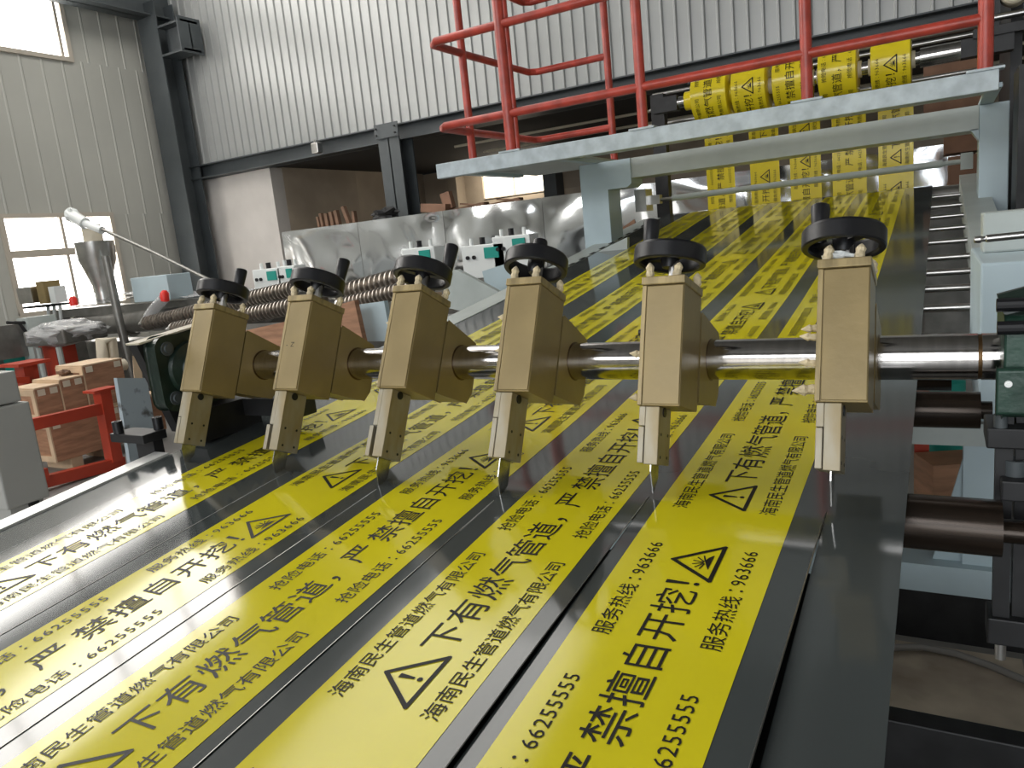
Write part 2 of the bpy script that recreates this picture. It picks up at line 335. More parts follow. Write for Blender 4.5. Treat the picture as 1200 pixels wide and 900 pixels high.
# ------------------------------------------------------------------ plastic web
PN = [(-2.6, .80), (-1.6, .895), (-1.2, .940), (-.75, .988), (-.268, 1.040), (.0, 1.062), (.449, 1.108), (.9, 1.152), (1.5, 1.222), (1.95, 1.282), (2.4, 1.342), (2.85, 1.402), (3.3, 1.468), (3.8, 1.540), (4.35, 1.612)]
def _prof(y):
    ys = [p[0] for p in PN]; zs = [p[1] for p in PN]
    if y >= 4.35: return 1.612 - 4.2 * (y - 4.35) ** 2 * 1.0
    return sum(np.interp(y + d, ys, zs) for d in (-.15, -.075, 0, .075, .15)) / 5 if y < 4.2 else float(np.interp(y, ys, zs))
YST = [-2.4 + .05 * i for i in range(int(6.95 / .05) + 1)]
ZST = [_prof(y) for y in YST]
def prof(y): return float(np.interp(y, YST, ZST))
SLX = [-1.84, -1.712, -1.345, -1.04, -.748, -.458, -.158, -.045]        # sheet edges and the six slits
TIPY = [-.275, -.285, -.30, -.30, -.235, -.245]
LIFT = [.0, .0002, .0002, .0003, .0006, .0035, .0075]
YMIN = -2.3
def H(x, y):
    z = prof(y)
    for i in range(7):
        if SLX[i] <= x <= SLX[i + 1] or (i == 0 and x < SLX[0]) or (i == 6 and x > SLX[7]):
            u = (x - SLX[i]) / (SLX[i + 1] - SLX[i])
            if i < 6:      # right-hand edge curls up once its slit has begun
                t = max(0, TIPY[i] - y); z += LIFT[i + 1] * min(1, t / .5) * max(0, u - .45) / .55
            if i > 0:      # left-hand edge sinks
                t = max(0, TIPY[i - 1] - y); z -= LIFT[i] * .8 * min(1, t / .5) * max(0, .4 - u) / .4
            break
    z += .0012 * noise.noise(Vector((x * 3, y * 1.6, 1)))
    return z
web = empty('plastic_web', (-.94, .8, 1.0), 'dark grey plastic film web with yellow printed bands running over the slitting table', 'plastic film')
def sheet(x0f, x1f, y0, y1, nx):
    rows = [y for y in YST if y0 < y < y1]; rows = [y0] + rows + [y1]
    g = G(); vs = []
    for y in rows:
        a, b = x0f(y), x1f(y)
        for i in range(nx + 1):
            x = a + (b - a) * i / nx; vs.append((x, y, H(min(max(x, x0f(y) + 1e-5), x1f(y) - 1e-5), y)))
    n = nx + 1
    g.add(vs, [(j * n + i, j * n + i + 1, (j + 1) * n + i + 1, (j + 1) * n + i) for j in range(len(rows) - 1) for i in range(nx)])
    return g
YT = -.235
sheet(lambda y: SLX[0], lambda y: SLX[7], YT, 4.54, 44).build('film_sheet', 'film', web, smooth=60)
def gap(i, y):      # half-width of slit i at y
    t = max(0, TIPY[i] - y); return min(.0004 + [.0, .0, .0001, .0002, .0006, .002][i] * t / .5, .004) if t > 0 else 0
for i in range(7):
    l = (lambda y, i=i: SLX[i] + (gap(i - 1, y) if i > 0 else 0)); r = (lambda y, i=i: SLX[i + 1] - (gap(i, y) if i < 6 else 0))
    sheet(l, r, YMIN, YT, 8).build('slit_strip', 'film', web, smooth=60)

for i in (1, 2, 3, 4, 5):
    ys = [y for y in np.arange(YMIN, TIPY[i] - .01, .05)] + [TIPY[i] - .01]
    G().tube([(SLX[i + 1] - gap(i, y) - .0006, y, H(SLX[i + 1] - gap(i, y) - .0008, y) + .0004) for y in ys], .0003 + .00016 * i, 5).build('cut_edge', 'stain', web, smooth=60)
gt = G(); vt = []  # added plate, its black stands in for the shadow seen through the slits
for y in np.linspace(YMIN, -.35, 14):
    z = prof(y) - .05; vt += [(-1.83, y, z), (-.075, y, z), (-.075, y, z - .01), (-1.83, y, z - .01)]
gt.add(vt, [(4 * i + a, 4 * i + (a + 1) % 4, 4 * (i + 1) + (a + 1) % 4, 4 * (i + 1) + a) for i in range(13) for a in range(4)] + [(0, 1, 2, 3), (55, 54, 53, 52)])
thing(gt, 'slit_shade_plate', 'blacks', 'added black plate under the slit film strips, standing in for the shadow in the slits', 'plate')
# ---- printed lettering
GLY = {}
def glyph(ch, res=2):
    if (ch, res) in GLY: return GLY[(ch, res)]
    c = bpy.data.curves.new('t', 'FONT'); c.body = ch; c.size = 1; c.resolution_u = res; c.fill_mode = 'FRONT'
    o = bpy.data.objects.new('t', c); COL.objects.link(o)
    dg = bpy.context.evaluated_depsgraph_get(); me = bpy.data.meshes.new_from_object(o.evaluated_get(dg))
    v = np.array([p.co[:2] for p in me.vertices]) if len(me.vertices) else np.zeros((0, 2))
    f = [tuple(p.vertices) for p in me.polygons]
    bpy.data.objects.remove(o); bpy.data.curves.remove(c); bpy.data.meshes.remove(me)
    GLY[(ch, res)] = (v, f); return GLY[(ch, res)]
class Print:
    """flat lettering: s runs along the web, t across it (towards the reader's top of letter)"""
    def __init__(s, res): s.v = []; s.f = []; s.res = res
    def put(s, ch, s0, t0, size, sx=1.0):
        v, f = glyph(ch, s.res); n = len(s.v)
        if not len(v): return
        half = ch.isascii() and ch.isalnum()
        if half: w = v[:, 0].max() - v[:, 0].min(); cx = (v[:, 0].max() + v[:, 0].min()) / 2; cy = .36; k = size * 1.05
        elif ch == '，': cx, cy, k = .30, .36, size
        elif ch == '：': cx, cy, k = .30, .36, size
        else: cx, cy, k = .5, .38, size
        for a, b in v: s.v.append((s0 + (a - cx) * k * sx, t0 + (b - cy) * k))
        s.f += [tuple(i + n for i in q) for q in f]
    def line(s, a, b, w):
        a = np.array(a, float); b = np.array(b, float); d = b - a; d /= np.linalg.norm(d); p = np.array([-d[1], d[0]]) * w / 2
        a = a - d * w * .4; b = b + d * w * .4; m = 1 if s.res > 1 else 6
        for i in range(m):
            q0 = a + (b - a) * i / m; q1 = a + (b - a) * (i + 1) / m; n = len(s.v)
            s.v += [tuple(q0 - p), tuple(q1 - p), tuple(q1 + p), tuple(q0 + p)]; s.f.append((n, n + 1, n + 2, n + 3))
    def poly(s, pts): n = len(s.v); s.v += list(pts); s.f.append(tuple(range(n, n + len(pts))))
    def tri(s, s0, fire):
        h, w = .068, .098; t0 = -h / 2
        P = [(s0 - w / 2, t0), (s0 + w / 2, t0), (s0, t0 + h)]
        for i in range(3): s.line(P[i], P[(i + 1) % 3], .0065)
        if not fire:
            s.poly([(s0 - .002, t0 + .022), (s0 + .002, t0 + .022), (s0 + .0042, t0 + .046), (s0 - .0042, t0 + .046)])
            s.poly([(s0 + .0042 * math.cos(a), t0 + .0135 + .0042 * math.sin(a)) for a in [k * math.pi / 4 for k in range(8)]])
        else:      # burst over a hand-like flame
            for a in (20, 50, 80, 110, 140, 165):
                r = math.radians(a); s.line((s0 + .004 * math.cos(r), t0 + .018 + .004 * math.sin(r)), (s0 + .019 * math.cos(r), t0 + .018 + .019 * math.sin(r)), .0022)
            s.poly([(s0 - .02, t0 + .01), (s0 + .022, t0 + .01), (s0 + .014, t0 + .017), (s0 + .004, t0 + .02), (s0 - .006, t0 + .016)])
    def repeat(s, s0, smin=-9e9, smax=9e9):
        n0 = len(s.v); f0 = len(s.f)
        def ok(a): return smin + .03 < a < smax - .03
        if ok(s0 - .03) and ok(s0 + .03): s.tri(s0, False)
        for i, ch in enumerate('下有燃气管道，严禁擅自开挖！'):
            a = s0 + (.088, .150, .213, .276, .336, .398, .447, .523, .597, .659, .721, .785, .847, .893)[i]
            if ch == '！':
                if ok(a):
                    s.poly([(a - .0025, -.008), (a + .0025, -.008), (a + .0045, .026), (a - .0045, .026)])
                    s.poly([(a + .0042 * math.cos(q), -.0185 + .0042 * math.sin(q)) for q in [j * math.pi / 4 for j in range(8)]])
            elif ok(a): s.put(ch, a, 0, .062)
        if ok(s0 + .917) and ok(s0 + .985): s.tri(s0 + .953, True)
        for t in (-.0735, .0735):
            for txt, b, p in (('海南民生管道燃气有限公司', -.045, .0307), ('抢险电话：', .400, .031), ('服务热线：', .766, .031)):
                for i, ch in enumerate(txt):
                    if ok(s0 + b + i * p): s.put(ch, s0 + b + i * p, t, .031)
            for i, ch in enumerate('66255555'):
                if ok(s0 + .545 + i * .0165): s.put(ch, s0 + .545 + i * .0165, t, .0285)
            for i, ch in enumerate('963666'):
                if ok(s0 + .908 + i * .0165): s.put(ch, s0 + .908 + i * .0165, t, .0285)
    def build(s, name, fn, parent):
        g = G(); g.v = [fn(a, b) for a, b in s.v]; g.f = s.f
        return g.build(name, 'ink', parent)
PITCH = 1.18
BAND = [(-1.652, -1.437, -.735 - .091), (-1.292, -1.085, -.502 - .953), (-1.0, -.775, -.984 - .088), (-.70, -.492, -.802), (-.432, -.205, -.217)]
for k, (x0, x1, ph) in enumerate(BAND):
    rows = [y for y in YST if YMIN <= y <= 4.5]; g = G(); vs = []
    for y in rows:
        for i in range(7):
            x = x0 + (x1 - x0) * i / 6; vs.append((x, y, H(x, y) + .0006))
    g.add(vs, [(j * 7 + i, j * 7 + i + 1, (j + 1) * 7 + i + 1, (j + 1) * 7 + i) for j in range(len(rows) - 1) for i in range(6)])
    bd = g.build('yellow_band', 'yellow', web, smooth=60)
    pr = Print(2); xc = (x0 + x1) / 2; s0 = ph - PITCH * 2
    while s0 < 4.5: pr.repeat(s0, YMIN + .05, 4.45); s0 += PITCH
    pr.build('printed_text', lambda a, b, xc=xc: (xc - b, a, H(xc - b, a) + (.0014 if a < .3 else .0022)), bd)
# ------------------------------------------------------------------ table rollers and side rails
for i, y in enumerate((1.28, 1.56, 1.82, 2.1, 2.45, 2.8, 3.15, 3.5, 3.9)):
    thing(G().cyl((-1.9, y, prof(y) - .02), (.13, y, prof(y) - .02), .0125, 12), 'table_roller', 'stain', 'thin shiny steel roller under the film, %s counted from the shaft' % ['first', 'second', 'third', 'fourth', 'fifth', 'sixth', 'seventh', 'eighth', 'ninth'][i], 'roller', 'rollers under the film', smooth=40)
thing(G().cyl((-1.9, 4.38, 1.54), (.13, 4.38, 1.54), .062, 20), 'end_roller', 'stain', 'thicker steel roller turning the film down at the far end of the table', 'roller', smooth=40)
thing(G().cyl((-.9, 1.0, prof(1.0) - .11), (.03, 1.0, prof(1.0) - .11), .085, 26).cyl((.03, 1.0, prof(1.0) - .11), (.2, 1.0, prof(1.0) - .11), .03), 'drive_roller', 'rollk', 'dark roller with a worn bright end beneath the film behind the shaft', 'roller', smooth=40)
thing(G().cyl((-.6, .4, 1.058), (.078, .4, 1.058), .041, 28).cyl((.078, .4, 1.058), (.1, .4, 1.058), .02), 'support_roller', 'rollk', 'dark brown roller under the film directly below the shaft', 'roller', smooth=40)
thing(G().cyl((-.6, -.12, .99), (.088, -.12, .99), .046, 28).cyl((.088, -.12, .985), (.2, -.12, .985), .018), 'support_roller', 'rollk', 'dark brown larger roller under the film below the rightmost blade', 'roller', smooth=40)
lr = empty('table_rail', (-1.93, 1, 1), 'pale metal edge rail with slots along the left side of the film table', 'rail')
def railseg(y0, y1, nm, m, x0=-1.945, x1=-1.85, dz=.012, th=.05):
    g = G(); ys = np.linspace(y0, y1, 24); vs = []
    for y in ys:
        z = prof(y) + dz; vs += [(x0, y, z), (x1, y, z), (x1, y, z - th), (x0, y, z - th)]
    fs = [(4 * i + a, 4 * i + (a + 1) % 4, 4 * (i + 1) + (a + 1) % 4, 4 * (i + 1) + a) for i in range(23) for a in range(4)] + [(0, 1, 2, 3), (95, 94, 93, 92)]
    g.add(vs, fs); return g.build(nm, m, lr)
railseg(-2.3, -.22, 'front_bar', 'sheetw', -1.905, -1.845, .004, .03); railseg(.15, 4.2, 'rear_bar', 'lgrey', -1.99, -1.855, .0, .07)
for i in range(14):
    y = 1.9 + i * .16
    G().box((-1.862, y, prof(y) + .001), (.018, .07, .003), Matrix.Rotation(.14, 3, 'X')).build('slot', 'dark', lr)
rf = empty('side_frame', (.15, 2.5, 1), 'pale grey sloping side beam right of the film with a pale blue gearbox housing', 'machine frame')
g = G(); ys = np.linspace(1.15, 4.3, 16); vs = []
for y in ys:
    z = prof(y) + .05; vs += [(.105, y, z), (.23, y, z), (.23, y, z - .16), (.105, y, z - .16)]
g.add(vs, [(4 * i + a, 4 * i + (a + 1) % 4, 4 * (i + 1) + (a + 1) % 4, 4 * (i + 1) + a) for i in range(15) for a in range(4)] + [(0, 1, 2, 3), (63, 62, 61, 60)])
g.build('side_beam', 'lgrey', rf)
G().bb(.082, .6, .6, 1.25, .98, 1.362).build('housing', 'lblue', rf, bevel=.006)
G().bb(.10, .55, .95, 1.08, 1.362, 1.47).build('raised_block', 'lgrey', rf, bevel=.006)
G().bb(.09, .2, 1.25, 1.45, 1.0, 1.25).build('end_plate', 'lgrey', rf)
thing(G().lathe((.058, .3, 1.432), (1, 0, .03), [(0, .004), (.002, .0065), (.012, .0072), (.014, .0055), (.02, .0055), (.022, .0075), (.2, .0075)], 14), 'ratchet_bar', 'stain', 'short chrome tool bar pointing in over the pale blue housing at right', 'tool', smooth=40)
# ------------------------------------------------------------------ cross shaft and its bearings
sh = empty('cross_shaft', (-.9, 0, 1.25), 'thick polished steel cross shaft carrying the six gold blade slides', 'shaft')
G().cyl((-1.9, 0, 1.25), (.056, 0, 1.25), .04, 64).build('shaft_bar', 'shaft', sh, smooth=40)
G().cyl((.056, 0, 1.25), (.062, 0, 1.25), .0385, 48).build('groove_ring', 'rust', sh, smooth=40, label='rust brown ring groove')
G().cyl((.062, 0, 1.25), (.10, 0, 1.25), .04, 64).build('shaft_end', 'shaft', sh, smooth=40)
rb = empty('bearing_block', (.13, 0, 1.13), 'dark green cast bearing block holding the right end of the shaft', 'bearing')
def rrect(y0, y1, z0, z1, r, n=5):
    pts = []
    for cx, cy, a0 in ((y1 - r, z1 - r, 0), (y0 + r, z1 - r, 90), (y0 + r, z0 + r, 180), (y1 - r, z0 + r, 270)):
        for k in range(n + 1):
            a = math.radians(a0 + 90 * k / n); pts.append((cx + r * math.cos(a), cy + r * math.sin(a)))
    return pts
G().prism(rrect(-.085, .085, 1.162, 1.328, .02), .088, .2, 0).build('housing', 'green', rb, bevel=.004)
G().prism(rrect(-.100, -.0852, 1.172, 1.248, .006), .078, .2, 0).build('side_cover', 'green', rb, bevel=.003)
G().cyl((.094, -.103, 1.224), (.094, -.1, 1.224), .0055, 12).cyl((.094, -.1055, 1.224), (.094, -.103, 1.224), .003, 8).build('grease_nipple', 'sheetw', rb)
for z, y in ((1.312, -.075), (1.345, -.05)): G().cyl((.078, y - .02, z), (.2, y - .02, z), .011, 14).build('socket_bolt', 'black', rb)
G().cyl((.088, -.03, 1.33), (.2, -.03, 1.36), .03, 18).build('top_cap', 'dgreen', rb)
lb = empty('flange_bearing', (-1.83, -.02, 1.13), 'black green square flange bearing behind the leftmost gold slide', 'bearing')
G().prism(rrect(-.222, -.02, 1.165, 1.362, .03), -1.86, -1.81, 0).build('flange', 'dgreen', lb, bevel=.006)
G().lathe((-1.81, -.122, 1.266), (1, 0, 0), [(0, .078), (.012, .074), (.02, .05), (.022, .048), (.03, .045), (.03, .03)], 30).build('hub', 'dgreen', lb, smooth=40)
for y, z in ((-.192, 1.332), (-.192, 1.196), (-.052, 1.335)):
    G().lathe((-1.81, y, z), (1, 0, 0), [(0, .019), (.004, .019), (.004, .012), (.009, .011)], 16).build('flange_bolt', 'steelc', lb)
G().prism([(-.240, 1.350), (-.03, 1.374), (.03, 1.378), (.03, 1.04), (-.16, 1.09)], -1.90, -1.865, 0).build('mount_plate', 'blacks', lb)
G().prism([(-.245, 1.352), (-.03, 1.376), (-.03, 1.381), (-.248, 1.357)], -1.90, -1.845, 0).build('top_edge', 'cream', lb)
G().bb(-1.90, -1.78, -.15, .06, 1.06, 1.15).bb(-1.78, -1.55, -.0, .06, 1.10, 1.15).build('pedestal', 'blacks', lb)
cb = empty('clamp_bracket_stand', (-1.97, -.2, 1.06), 'small black bracket with two upright bolt sleeves at the film edge below the flange bearing', 'bracket')
G().bb(-2.06, -1.91, -.245, -.17, 1.075, 1.10).build('bracket_plate', 'blacks', cb, bevel=.002)
for x, y in ((-2.03, -.235), (-1.935, -.175)):
    G().lathe((x, y, 1.10), (0, 0, 1), [(0, .014), (.035, .014), (.035, .008), (.028, .007)], 16).build('bolt_sleeve', 'black', cb, smooth=40)
G().bb(-2.0, -1.92, -.21, -.18, .98, 1.075).build('leg', 'blacks', cb)

# ------------------------------------------------------------------ the six blade slides
UX = [-1.666, -1.320, -.997, -.698, -.399, -.097]
UT = [.4068, .4335, .4688, .4476, .3359, .3930]
HB = [-.250, -.256, -.263, -.245, -.218, -.222]        # bottom of blade holder
NB = [-.180, -.195, -.195, -.165, -.149, -.153]        # notch height
TU = [-.299, -.318, -.326, -.317, -.266, -.273]        # blade tip
HA = [96, 62, 33, 118, 158, 144]                         # crank handle angle
WT = [(0, 0), (-.03, .04), (-.02, .04), (-.06, .0), (0, .04), (0, .0)]
ORD = ['leftmost', 'second from the left', 'third from the left', 'third from the right', 'second from the right', 'rightmost']
LOOK = ['gold blade slide beside the black green bearing, %s', 'gold blade slide with faint pen marks on its face, %s', 'gold blade slide with a long slim blade holder, %s', 'gold blade slide at the middle of the shaft, %s', 'gold blade slide with its crank knob at the left, %s', 'gold blade slide nearest the camera and the right film edge, %s']
def slide(k):
    X = UX[k]; t = UT[k]
    r = empty('blade_slide', (X, 0, 1.25), LOOK[k] % ORD[k] + ' of six', 'cutter', 'gold blade slides along the shaft', rot=(-t, 0, 0))
    L = dict(parent=r, local=True)
    xm = -.039
    G().bb(-.070, -.006, -.081, -.0775, -.09, .075).build('seam', 'dark', **L)
    G().bb(-.078, 0, -.192, -.081, -.113, .109).build('slide_housing', 'brass', bevel=.0015, **L)
    G().bb(-.0685, -.0012, -.1955, -.1921, -.110, .107).build('front_cover', 'brass', bevel=.001, **L)
    G().bb(-.0785, -.0700, -.1950, -.1921, -.112, .109).build('side_strip', 'brassd', bevel=.001, **L)
    G().bb(-.080, .002, -.198, -.079, .1095, .125).build('top_cap', 'brassd', bevel=.002, **L)
    G().prism([(-.0775, .079), (.048, .062), (.062, .045), (.062, -.06), (.045, -.088), (-.0775, -.094)], -.074, .0018, 0).build('clamp_bracket', 'brass', bevel=.002, **L)
    G().lathe((-.0015, 0, 0), (1, 0, 0), [(0, .0425), (.0038, .0425), (.0038, .0402), (0, .0402)], 40).build('bore_ring', 'rust', smooth=40, **L)
    G().bb(-.0638, -.038, -.188, -.12, HB[k], -.1135).bb(-.076, -.0638, -.188, -.12, NB[k], -.1135).build('blade_holder', 'holder', bevel=.0012, **L)
    off = .0 if k in (0, 3, 4, 5) else -.008
    G().bb(-.076 + off, -.0652 + off, -.1885, -.122, HB[k] + .002 * (k > 3), NB[k] - .0012).build('blade_clamp_plate', 'holder', bevel=.0012, **L)
    for y, z in ((-.172, HB[k] + .055), (-.135, HB[k] + .055), (-.172, HB[k] + .014), (-.135, HB[k] + .014)):
        G().cyl((-.0383, y, z), (-.0374, y, z), .003, 10).build('screw_hole', 'black', **L)
    G().cyl((-.0383, -.16, -.122), (-.036, -.16, -.122), .009, 14).build('dark_bolt', 'black', **L)
    # blade: thin plate with slanted point
    bx = -.0525
    G().prism([(-.180, HB[k] + .01), (-.138, HB[k] + .01), (-.138, TU[k] + .024), (-.160, TU[k] - .004), (-.180, TU[k] + .035)], bx - .0011, bx + .0011, 0).build('blade', 'blade', **L)
    # handwheel on its spindle
    G().cyl((xm, -.139, .124), (xm, -.139, .175), .009, 12).build('spindle', 'stain', **L)
    R = Matrix.Rotation(WT[k][0], 3, 'X') @ Matrix.Rotation(WT[k][1], 3, 'Y')
    c = Vector((xm - .008, -.139, .177))
    d = R @ Vector((0, 0, 1))
    hw = G().lathe(c, d, [(-.0165, .0655), (-.014, .0675), (.012, .0675), (.0165, .0650), (.0165, .0570), (.012, .0545), (-.012, .0545), (-.0165, .0570), (-.0165, .0655)], 44, caps=False).build('handwheel', 'black', smooth=24, **L)
    G().lathe(c, d, [(-.022, .013), (-.006, .018), (.006, .018), (.010, .012)], 20).build('wheel_hub', 'black', hw, smooth=40, local=True)
    a = math.radians(HA[k])
    for da in (0, math.pi):
        e = R @ Vector((math.cos(a + da), math.sin(a + da), 0)); up = d
        G().beam(c + e * .010 - up * .002, c + e * .060, .018, .007, up=up).build('wheel_spoke', 'black', hw, local=True)
    e = R @ Vector((math.cos(a), math.sin(a), 0)) * .053
    G().lathe(c + e + d * .006, d, [(0, .0105), (.004, .0125), (.068, .0165), (.073, .0155), (.075, .0125), (.075, .004)], 22).build('crank_handle', 'black', hw, smooth=40, local=True)
    # masking-paper wrapped grease fittings
    for j, (x, y) in enumerate(((-.066, -.19), (-.018, -.187), (-.004, -.10))):
        G().lathe((x, y, .125), (random.uniform(-.2, .2), random.uniform(-.2, .2), 1), [(0, .006), (.005, .0085), (.012, .007), (.018, .0085), (.024, .0045), (.027, .001)], 8).build('wrapped_fitting', 'masking', **L)
    sides = {0: (-.03, -.10), 1: (.045, -.02), 2: (.045, -.02, -.095), 3: (.05, -.015), 4: (-.015, -.092), 5: (.0, .02, -.045, -.085)}[k]
    for j, z in enumerate(sides):
        p = Vector((-.078, -.165 + .012 * (j % 2), z)); dd = Vector((-1, -.3 * (j % 2), .1 - .25 * (j % 2)))
        s = 1.35 if (k == 5 and j == 3) else 1.0
        G().lathe(p, dd, [(0, .005 * s), (.006 * s, .0065 * s), (.013 * s, .0055 * s), (.017 * s, .0075 * s), (.024 * s, .004 * s), (.031 * s, .0008)], 8).build('wrapped_fitting', 'masking', **L)
    if k == 5: G().blob((-.05, -.17, .133), .017, 4, .6, (1.5, 1, .6)).build('crumpled_wrap', 'whitep', **L)
    if k == 4:
        G().cyl((-.0785, -.175, .025), (-.088, -.175, .025), .006, 12).build('dark_bolt', 'black', **L)
    if k == 1:
        p = Print(1)
        for j, ch in enumerate('-Z\''): p.put(ch, -.05 + .012 * j, -.0, .016)
        p.build('pen_mark', lambda a, b: (a, -.1959, b), None) if False else None
        g = G(); g.v = [(a, -.1958, b) for a, b in p.v]; g.f = p.f; g.build('pen_mark', 'ink', **L)
    return r
for k in range(6): slide(k)

# ------------------------------------------------------------------ portal, platform, railing
po = empty('portal_frame', (-.85, 3.2, 1.4), 'pale blue grey portal frame spanning the far end of the film table', 'machine frame')
def leg(x0, x1, y0, y1, z0, z1, nm='leg'): return G().bb(x0, x1, y0, y1, z0, z1).build(nm, 'lblue', po, bevel=.004)
leg(-2.055, -1.865, 3.2, 3.42, .0, 1.965); leg(.17, .30, 3.2, 3.42, .0, 1.965)
G().bb(-1.865, .17, 3.2, 3.215, 1.843, 1.965).bb(-1.865, .17, 3.215, 3.42, 1.843, 1.855).bb(-1.865, .17, 3.215, 3.42, 1.953, 1.965).build('cross_beam', 'lgrey', po, bevel=.002)
G().prism([(-1.865, 1.85), (-1.865, 1.79), (-1.73, 1.79), (-1.70, 1.81), (-1.70, 1.965), (-1.865, 1.965)], 3.19, 3.4, 1).build('gusset', 'lblue', po)
G().prism([(.17, 1.85), (.17, 1.79), (.13, 1.85)], 3.2, 3.3, 1).build('gusset', 'lblue', po)
pf = empty('platform', (-1.2, 2.8, 1.96), 'pale grey walkway platform under the red railing', 'platform')
G().bb(-2.70, .215, 2.5, 2.56, 1.948, 2.035).build('fascia', 'fascia', pf, bevel=.004)
G().bb(-2.70, .215, 2.56, 2.97, 1.985, 2.0).build('deck', 'lgrey', pf)
for x in (-2.6, -1.95, .20): G().bb(x - .03, x + .03, 2.56, 3.4, 1.965, 1.985).build('joist', 'lblue', pf)
G().bb(-2.70, -2.0, 2.56, 3.85, 2.0, 2.02).build('side_deck', 'lgrey', pf)
rl = empty('red_railing', (-1.2, 2.52, 2.04), 'red painted tube railing standing on the pale platform', 'railing')
R1 = .024
YR, XR, YRB = 2.53, -2.67, 3.86
for x, rr in ((-2.177, .032), (-1.373, .027), (-.554, .027), (.165, .03)):
    G().cyl((x, YR, 2.035), (x, YR, 3.24), rr, 16).build('post', 'red', rl, smooth=40)
    G().bb(x - .07, x + .07, YR - .035, YR + .045, 2.035, 2.045).build('base_plate', 'fascia', rl)
G().cyl((-2.148, YR + .02, 2.035), (-2.148, YR + .02, 3.24), .018, 12).build('post', 'red', rl, smooth=40)
G().cyl((XR, 2.9, 2.02), (XR, 2.9, 3.2), .026, 14).build('post', 'red', rl, smooth=40)
pb = at(718, 160, Y=YRB)
G().cyl((-2.06, YRB, 2.02), (-2.06, YRB, 3.2), .026, 14).build('post', 'red', rl, smooth=40)
for z in (2.25, 2.735, 3.22):
    x1 = .165 if z < 2.5 else -1.35
    G().tube([(x1, YR, z), (-2.2, YR, z), (XR + .05, YR, z), (XR, YR + .05, z), (XR, 3.0, z), (XR, YRB - .05, z + .01), (XR + .05, YRB, z + .01), (-2.06, YRB, z + .01)], R1, 12).build('rail', 'red', rl, smooth=40)
# ------------------------------------------------------------------ tape rolls, hanging tapes, winding gear
RZ, RY, RR = 2.36, 3.97, .155
RX = [(-1.475, -1.235), (-1.205, -.985), (-.945, -.725), (-.67, -.45), (-.372, -.155)]
thing(G().cyl((-1.62, RY, RZ), (-.11, RY, RZ), .038, 24).cyl((-.11, RY, RZ), (.1, RY, RZ), .056, 24), 'winding_shaft', 'shaft', 'bright steel winding shaft running through the five yellow rolls', 'shaft', smooth=40)
TH = ['first yellow printed tape roll from the left, on a protruding yellow core', 'second yellow printed tape roll from the left', 'middle yellow printed tape roll of five, behind the red post', 'fourth yellow printed tape roll from the left', 'rightmost yellow printed tape roll, beside the thick bright shaft end']
for k, (x0, x1) in enumerate(RX):
    r = empty('tape_roll', ((x0 + x1) / 2, RY, RZ - RR), TH[k] + ' above the platform', 'tape roll', 'yellow tape rolls behind the railing')
    b = G().lathe((x0, RY, RZ), (1, 0, 0), [(0, RR - .01), (.004, RR), (x1 - x0 - .004, RR), (x1 - x0, RR - .01)], 56).build('wound_tape', 'ytape', r, smooth=30)
    ext = .07 if k == 0 else .02
    G().cyl((x0 - ext, RY, RZ), (x1 + ext, RY, RZ), .062 if k == 0 else .05, 28).build('core', 'ytape' if k == 0 else 'cream', r, smooth=40)
    pr = Print(1); ph = (-.33, .227, -.70, -.45, .20)[k]
    for s0 in (ph, ph + PITCH, ph - PITCH): pr.repeat(s0, -.55, .55)
    xc = (x0 + x1) / 2; RQ = RR + .0028
    pr.build('printed_text', lambda a, b, xc=xc: (xc - b, RY - RQ * math.cos(a / RQ), RZ + RQ * math.sin(a / RQ)), b)
TX = [(-1.672, -1.445), (-1.322, -1.099), (-1.02, -.795), (-.715, -.480), (-.400, -.170)]
thing(G().cyl((-1.8, 4.96, 2.3), (.2, 4.96, 2.3), .05, 20), 'guide_roller', 'stain', 'steel guide roller above the hanging tapes behind the platform', 'roller', smooth=40)
for k, (x0, x1) in enumerate(TX):
    def tf(s, k=k): return 4.905 + .0 * s
    t = G().grid(4, 40, lambda u, v: (x0 + (x1 - x0) * u, 4.9 - .004 * math.sin(v * 9 + k), 1.25 + 1.06 * v))
    t = t.build('hanging_tape', 'ytape', smooth=60)
    tag(t, ['first', 'second', 'third', 'fourth', 'fifth'][k] + ' yellow printed tape from the left hanging behind the portal beam', 'tape', 'hanging yellow tapes')
    pr = Print(1); ph = (-.22, .79 - .953, 1.62 - .847, 1.67 - .523, 1.67)[k] + (0 if k else 1.62 - .0)
    ph = {0: 1.80 - .523, 1: 1.83 - .953, 2: 1.80 - .847, 3: 1.86 - .523, 4: 1.85}[k]
    for s0 in (ph, ph - PITCH, ph + PITCH): pr.repeat(s0, 1.27, 2.28)
    xc = (x0 + x1) / 2
    pr.build('printed_text', lambda a, b, xc=xc, k=k: (xc - b, 4.9 - .004 * math.sin((a - 1.25) / 1.06 * 9 + k) - .0016, a), t)
sr = empty('spreader_rod', (-.75, 3.7, 1.71), 'slim pale grey rod crossing in front of the hanging tapes', 'rod')
G().cyl((-1.60, 3.7, 1.706), (.01, 3.7, 1.716), .020, 14).build('rod_tube', 'lgrey', sr, smooth=40)
G().cyl((-1.68, 3.7, 1.706), (-1.60, 3.7, 1.706), .012, 10).bb(-1.76, -1.68, 3.67, 3.73, 1.68, 1.74).bb(-1.84, -1.76, 3.62, 3.76, 1.64, 1.79).build('left_mount', 'stain', sr)
G().cyl((.01, 3.7, 1.716), (.10, 3.7, 1.716), .014, 10).bb(.1, .16, 3.66, 3.74, 1.67, 1.76).build('right_mount', 'lgrey', sr)
